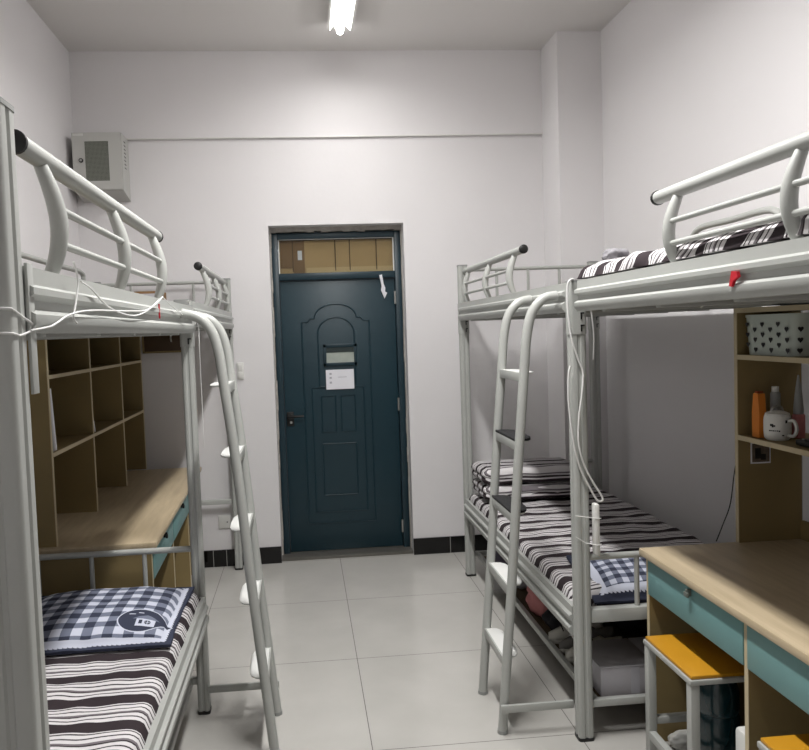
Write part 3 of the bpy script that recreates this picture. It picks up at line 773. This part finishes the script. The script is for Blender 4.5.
bt = thing('water_bottle', (1.15, -2.765, 0), 'dark teal ribbed water bottle standing under the yellow stool', 'bottle')
obj('bottle_body', lathe(bmesh.new(), 1.15, -2.765, [(.066, .0), (.072, .012), (.072, .10), (.066, .112), (.072, .125), (.072, .245), (.066, .258), (.072, .27), (.07, .34), (.055, .375), (.028, .385)], 28), M_BOTTLE, bt)
obj('bottle_cap', lathe(bmesh.new(), 1.15, -2.765, [(.03, .3855), (.03, .405)], 20), M_BOTTLE, bt)
bt = thing('paper_pack', (1.13, -3.03, 0), 'white pack with blue print standing against the middle panel of the right desk', 'packet')
pk = obj('pack_body', B(1.075, 1.165, -3.095, -2.99, 0, .33, .014), M_WHITEP, bt)
obj('blue_print', B(1.0735, 1.0748, -3.065, -3.02, .2, .25), M_BLUE, pk)
lump('white_cloth', (1.16, -2.545, 0), (.07, .03, .03), M_WHITEP, 'small white cloth on the floor under the right desk corner', 'cloth', 21)

# ------------------------------------------------------------------ things in the right bookcase
t = thing('storage_bin', (1.53, -2.64, 1.44), 'pale storage bin with dark heart pattern on the top shelf of the right bookcase', 'bin')
zb, zt_ = 1.4485, 1.575
bm = bmesh.new()
prof = []
lathe(bm, 0, 0, [(.94, 0), (1.0, .135), (1.02, .135), (1.02, .145), (.985, .145), (.93, .012)], 48)
def sq(v):
    a = math.atan2(v.y, v.x); r = math.hypot(v.x, v.y); k = (abs(math.cos(a))**7+abs(math.sin(a))**7)**(-1/7)
    return Vector((1.528+math.cos(a)*r*k*.113, -2.646+math.sin(a)*r*k*.145, zb+v.z))
for v in bm.verts: v.co = sq(v.co)
nf_bin = len(bm.faces)
def heart(c, ux, uz, nrm, s_):
    P = []
    for k in range(16):
        a = 2*PI*k/16; hx = math.sin(a)**3; hy = (13*math.cos(a)-5*math.cos(2*a)-2*math.cos(3*a)-math.cos(4*a))/16
        P.append(bm.verts.new(Vector(c)+Vector(ux)*hx*s_+Vector(uz)*hy*s_+Vector(nrm)*.0018))
    bm.faces.new(P)
    Q = [bm.verts.new(v.co-Vector(nrm)*.001) for v in P]
    bm.faces.new(Q[::-1])
    for k in range(16): bm.faces.new((P[k], P[(k+1) % 16], Q[(k+1) % 16], Q[k]))
for i in range(6):
    for j in range(4):
        z = .02+j*.036+(.018 if i % 2 else 0)
        if z > .125: continue
        k = .94+.06*z/.135
        heart((1.528-.113*k-.0003, -2.646-.11+i*.044, zb+z), (0, 1, 0), (0, 0, 1), (-1, 0, 0), .0105)
        if i < 5: heart((1.528-.085+i*.042, -2.646-.145*k-.0003, zb+z), (1, 0, 0), (0, 0, 1), (0, -1, 0), .0105)
bm.faces.ensure_lookup_table()
for f in bm.faces[nf_bin:]: f.material_index = 1
obj('bin_body', bm, [M_BIN, M_BLACK], t, smooth=50)
zs = 1.1485
t = thing('packet', (1.45, -2.56, zs), 'tall orange packet on the middle shelf left of the white mug', 'packet')
obj('packet_body', prism(bmesh.new(), [(-2.545, zs), (-2.585, zs), (-2.588, zs+.09), (-2.58, zs+.16), (-2.553, zs+.16), (-2.543, zs+.09)], 'x', 1.425, 1.452), M_ORANGE, t)
obj('packet_top', B(1.427, 1.45, -2.575, -2.558, zs+.1605, zs+.168, .001), mat('dark_orange', (150, 70, 26), .5), t)
def bottle(cx, cy, prof, m, label, nm='bottle', cap=None, cat='bottle'):
    t = thing(nm, (cx, cy, zs), label, cat)
    obj('bottle_body', lathe(bmesh.new(), cx, cy, [(r, zs+z) for r, z in prof], 20), m, t)
    if cap: obj('cap', lathe(bmesh.new(), cx, cy, [(r, zs+z) for r, z in cap[0]], 20), cap[1], t)
bottle(1.505, -2.56, [(.016, 0), (.017, .005), (.017, .155), (.014, .162)], M_GREYC, 'slim grey tube standing behind the orange packet on the shelf', 'tube', ([(.012, .1625), (.012, .182)], M_WHITEP))
bottle(1.552, -2.62, [(.02, 0), (.021, .006), (.021, .08), (.018, .085)], M_PINK, 'tapering grey bottle with a pink base behind the white mug', 'bottle', ([(.016, .0855), (.017, .1), (.013, .15), (.003, .225)], M_GREYC))
def mug(cx, cy, r, h, m, label, hdir, marks=True):
    t = thing('mug', (cx, cy, zs), label, 'mug')
    bd = obj('mug_body', lathe(bmesh.new(), cx, cy, [(r*.8, zs), (r*.95, zs+.008), (r, zs+.03), (r, zs+h*.8), (r*.94, zs+h), (r*.88, zs+h), (r*.9, zs+h*.8), (r*.88, zs+.02)], 32), m, t)
    c = Vector((cx, cy, 0)); d = Vector(hdir).normalized()
    pts = [c+d*(r*.93)+Vector((0, 0, zs+h*.78)), c+d*(r+.018)+Vector((0, 0, zs+h*.8)), c+d*(r+.028)+Vector((0, 0, zs+h*.5)), c+d*(r+.018)+Vector((0, 0, zs+h*.22)), c+d*(r*.96)+Vector((0, 0, zs+h*.2))]
    obj('mug_handle', T(smooth_path(pts, 5), .006, 10), m, t)
    if marks:
        bm = bmesh.new()
        for a, z, w_, h_ in ((-2.62, .056, .006, .008), (-2.5, .054, .005, .012), (-2.38, .053, .006, .006), (-1.5, .068, .006, .01), (-2.72, .036, .005, .004), (-2.58, .036, .005, .003), (-2.44, .036, .005, .004), (-2.3, .036, .005, .003), (-2.16, .036, .005, .004), (-2.02, .035, .005, .005), (-1.75, .02, .007, .004)):
            p = Vector((cx+math.cos(a)*r, cy+math.sin(a)*r, zs+z)); u = Vector((-math.sin(a), math.cos(a), 0)); n_ = Vector((math.cos(a), math.sin(a), 0))
            vs = [bm.verts.new(p+u*sx*w_/2+Vector((0, 0, sz*h_/2))+n_*.0012) for sx, sz in ((-1, -1), (1, -1), (1, 1), (-1, 1))]
            ws = [bm.verts.new(v.co-n_*.002) for v in vs]
            bm.faces.new(vs); bm.faces.new(ws[::-1])
            for k in range(4): bm.faces.new((vs[k], vs[(k+1) % 4], ws[(k+1) % 4], ws[k]))
        obj('dark_print', bm, M_BLACK, bd)
        ld = obj('lid', lathe(bmesh.new(), cx, cy, [(r*.9, zs+h+.0005), (r*.9, zs+h+.006), (r*.5, zs+h+.014), (.004, zs+h+.016)], 24), M_WHITEP, t)
        obj('lid_handle', T(smooth_path([(cx-.022, cy, zs+h+.012), (cx-.015, cy, zs+h+.028), (cx+.012, cy, zs+h+.03), (cx+.022, cy, zs+h+.012)], 4), .0035, 8), M_SILVER, ld)
mug(1.462, -2.635, .044, .088, M_WHITEP, 'white lidded mug with small dark print on the middle shelf', (.35, -.9, 0))
mug(1.575, -2.745, .04, .09, M_BROWNC, 'brown mug behind the white one on the middle shelf', (.9, -.4, 0), False)
t = thing('comb_case', (1.47, -2.79, zs), 'small black case with a light button at the shelf edge', 'case')
obj('case_body', B(1.44, 1.5, -2.85, -2.76, zs, zs+.02, .006), M_BLACK, t)
obj('light_button', T([(1.455, -2.785, zs+.019), (1.455, -2.785, zs+.024)], .006, 12), M_SILVER, t)
ph = obj('small_picture', B(1.452, 1.53, -2.4925, -2.4907, 1.036, 1.118), M_PAPER, label='small pale-framed picture stuck under the middle shelf', cat='picture')
obj('picture_print', B(1.457, 1.525, -2.4935, -2.4926, 1.042, 1.112), mat('picture_dark', (104, 92, 80), .7, var=.35, scale=40), ph)
obj('picture_figure', box(box(bmesh.new(), 1.468, 1.49, -2.4942, -2.4936, 1.055, 1.095), 1.4905, 1.51, -2.4942, -2.4936, 1.05, 1.072), M_BLACK, ph)

# ------------------------------------------------------------------ cables, cords
def cord(name, pts, r, m, label, cat='cable', n=8):
    return obj(name, T(smooth_path(pts, n), r, 8), m, label=label, cat=cat, smooth=80)
yc = -2.475
wc = thing('white_cable', (.79, yc, 1.3), 'white cable looping down the near post of the right bunk', 'cable')
for pts in (
  [(.80, -2.45, 1.747), (.775, yc, 1.742), (.766, yc, 1.715), (.766, yc, 1.63), (.778, yc, 1.53), (.802, yc, 1.45), (.818, yc, 1.40), (.812, yc, 1.32), (.80, yc, 1.24), (.796, yc, 1.15), (.812, yc, 1.07), (.845, yc, 1.0), (.878, yc, .945), (.882, yc, .925), (.862, yc, .928), (.83, yc, .985), (.80, yc, 1.05), (.778, yc, 1.14), (.766, yc, 1.24), (.761, yc, 1.32), (.764, yc, 1.40), (.772, yc, 1.43)],):
    obj('cable_loop', T(smooth_path(pts, 8), .0038, 8), M_CABLE, wc, smooth=80)
obj('cable_back', T(smooth_path([(.845, yc, 1.70), (.857, yc, 1.6), (.862, yc, 1.53), (.858, yc, 1.45)], 6), .0028, 8), M_CABLE, wc, smooth=80)
t = thing('power_strip', (.868, -2.48, .73), 'white power strip tied upright to the near post of the right bunk', 'power strip')
obj('strip_body', B(.843, .864, -2.498, -2.462, .725, .918, .008), M_WHITEP, t)
obj('tie_wire', T([(.783, -2.462, .87), (.85, -2.5, .865), (.866, -2.5, .865)], .0015, 6), M_CABLE, t)
obj('tie_wire', T([(.783, -2.462, .79), (.82, -2.4625, .765), (.85, -2.5, .765), (.866, -2.5, .768)], .0015, 6), M_CABLE, t)
cord('thin_cable', [(1.415, -2.478, 1.10), (1.40, -2.47, 1.0), (1.385, -2.465, .88), (1.355, -2.463, .80), (1.33, -2.462, .74)], .0022, M_BLACK, 'thin dark cable hanging from the right bookcase to the desk')
xr = -.632
cord('nylon_rope', [(-.70, -3.945, 1.640), (-.652, -3.944, 1.638), (-.6485, -3.93, 1.636), (-.6485, -3.90, 1.628), (-.642, -3.86, 1.61), (-.6485, -3.90, 1.597), (-.6485, -3.93, 1.599), (-.652, -3.944, 1.6), (-.70, -3.945, 1.602)], .002, M_CABLE, 'white cord tied round the post at the left edge', 'cord')
cord('nylon_rope', [(-.643, -3.875, 1.604), (xr, -3.82, 1.61), (xr, -3.78, 1.617), (xr, -3.70, 1.634), (xr, -3.55, 1.646), (xr, -3.2, 1.655), (xr, -3.0, 1.665), (xr, -2.82, 1.70), (xr, -2.76, 1.712), (xr, -2.9, 1.68), (xr, -3.15, 1.645), (xr, -3.4, 1.655), (xr, -3.55, 1.69), (xr, -3.62, 1.70)], .002, M_CABLE, 'white cord sagging in a loop along the left upper bunk beam', 'cord')
cord('nylon_rope', [(xr, -3.66, 1.735), (xr, -3.64, 1.70), (xr, -3.66, 1.66), (xr, -3.68, 1.63), (xr, -3.66, 1.618)], .002, M_CABLE, 'short white cord knotted at the near upright of the left guard rail', 'cord')
cord('nylon_rope', [(xr, -2.76, 1.712), (xr, -2.6, 1.69), (xr, -2.4, 1.668), (xr-.002, -2.15, 1.65), (xr, -1.99, 1.63), (xr, -1.985, 1.5), (xr, -1.98, 1.3), (xr, -1.985, 1.12)], .0016, M_CABLE, 'white cord running from the left beam down its far post', 'cord')
rb = bmesh.new()
prism(rb, [(-3.515, 1.69), (-3.535, 1.688), (-3.54, 1.676), (-3.522, 1.668), (-3.515, 1.655), (-3.505, 1.657), (-3.51, 1.674)], 'x', .766, .7735)
ribbon = obj('red_ribbon', rb, M_RED, label='small red ribbon stuck on the beam of the right upper bunk', cat='ribbon')
obj('red_thread', B(-.641, -.637, -2.79, -2.784, 1.645, 1.69), M_RED, label='thin red thread hanging on the left upper bunk beam', cat='thread')

# ------------------------------------------------------------------ camera
def cam_axes(yaw, pitch, roll):
    cy, sy = math.cos(yaw), math.sin(yaw)
    f = Vector((sy*math.cos(pitch), cy*math.cos(pitch), -math.sin(pitch))); r = Vector((cy, -sy, 0)); u = r.cross(f)
    c, s = math.cos(roll), math.sin(roll)
    return c*r+s*u, -s*r+c*u, f
cd_ = bpy.data.cameras.new('camera'); cam = bpy.data.objects.new('camera', cd_); C.objects.link(cam)
r_, u_, f_ = cam_axes(.0842, .0505, -.0352)
M = Matrix((( r_.x, u_.x, -f_.x, -.2049), (r_.y, u_.y, -f_.y, -5.1266), (r_.z, u_.z, -f_.z, 1.5842), (0, 0, 0, 1)))
cam.matrix_world = M
cd_.sensor_fit = 'HORIZONTAL'; cd_.sensor_width = 36; cd_.lens = 743.75/809*36
cd_.shift_x = 38.45/809; cd_.shift_y = -6.38/809; cd_.clip_start = .05
bpy.context.scene.camera = cam

w = bpy.data.worlds.new('world'); bpy.context.scene.world = w; w.use_nodes = True
w.node_tree.nodes['Background'].inputs[0].default_value = (.6, .62, .66, 1); w.node_tree.nodes['Background'].inputs[1].default_value = .05
vs = bpy.context.scene.view_settings
vs.view_transform = 'Standard'; vs.look = 'None'; vs.gamma = 1; vs.use_curve_mapping = False; vs.exposure = 0.5
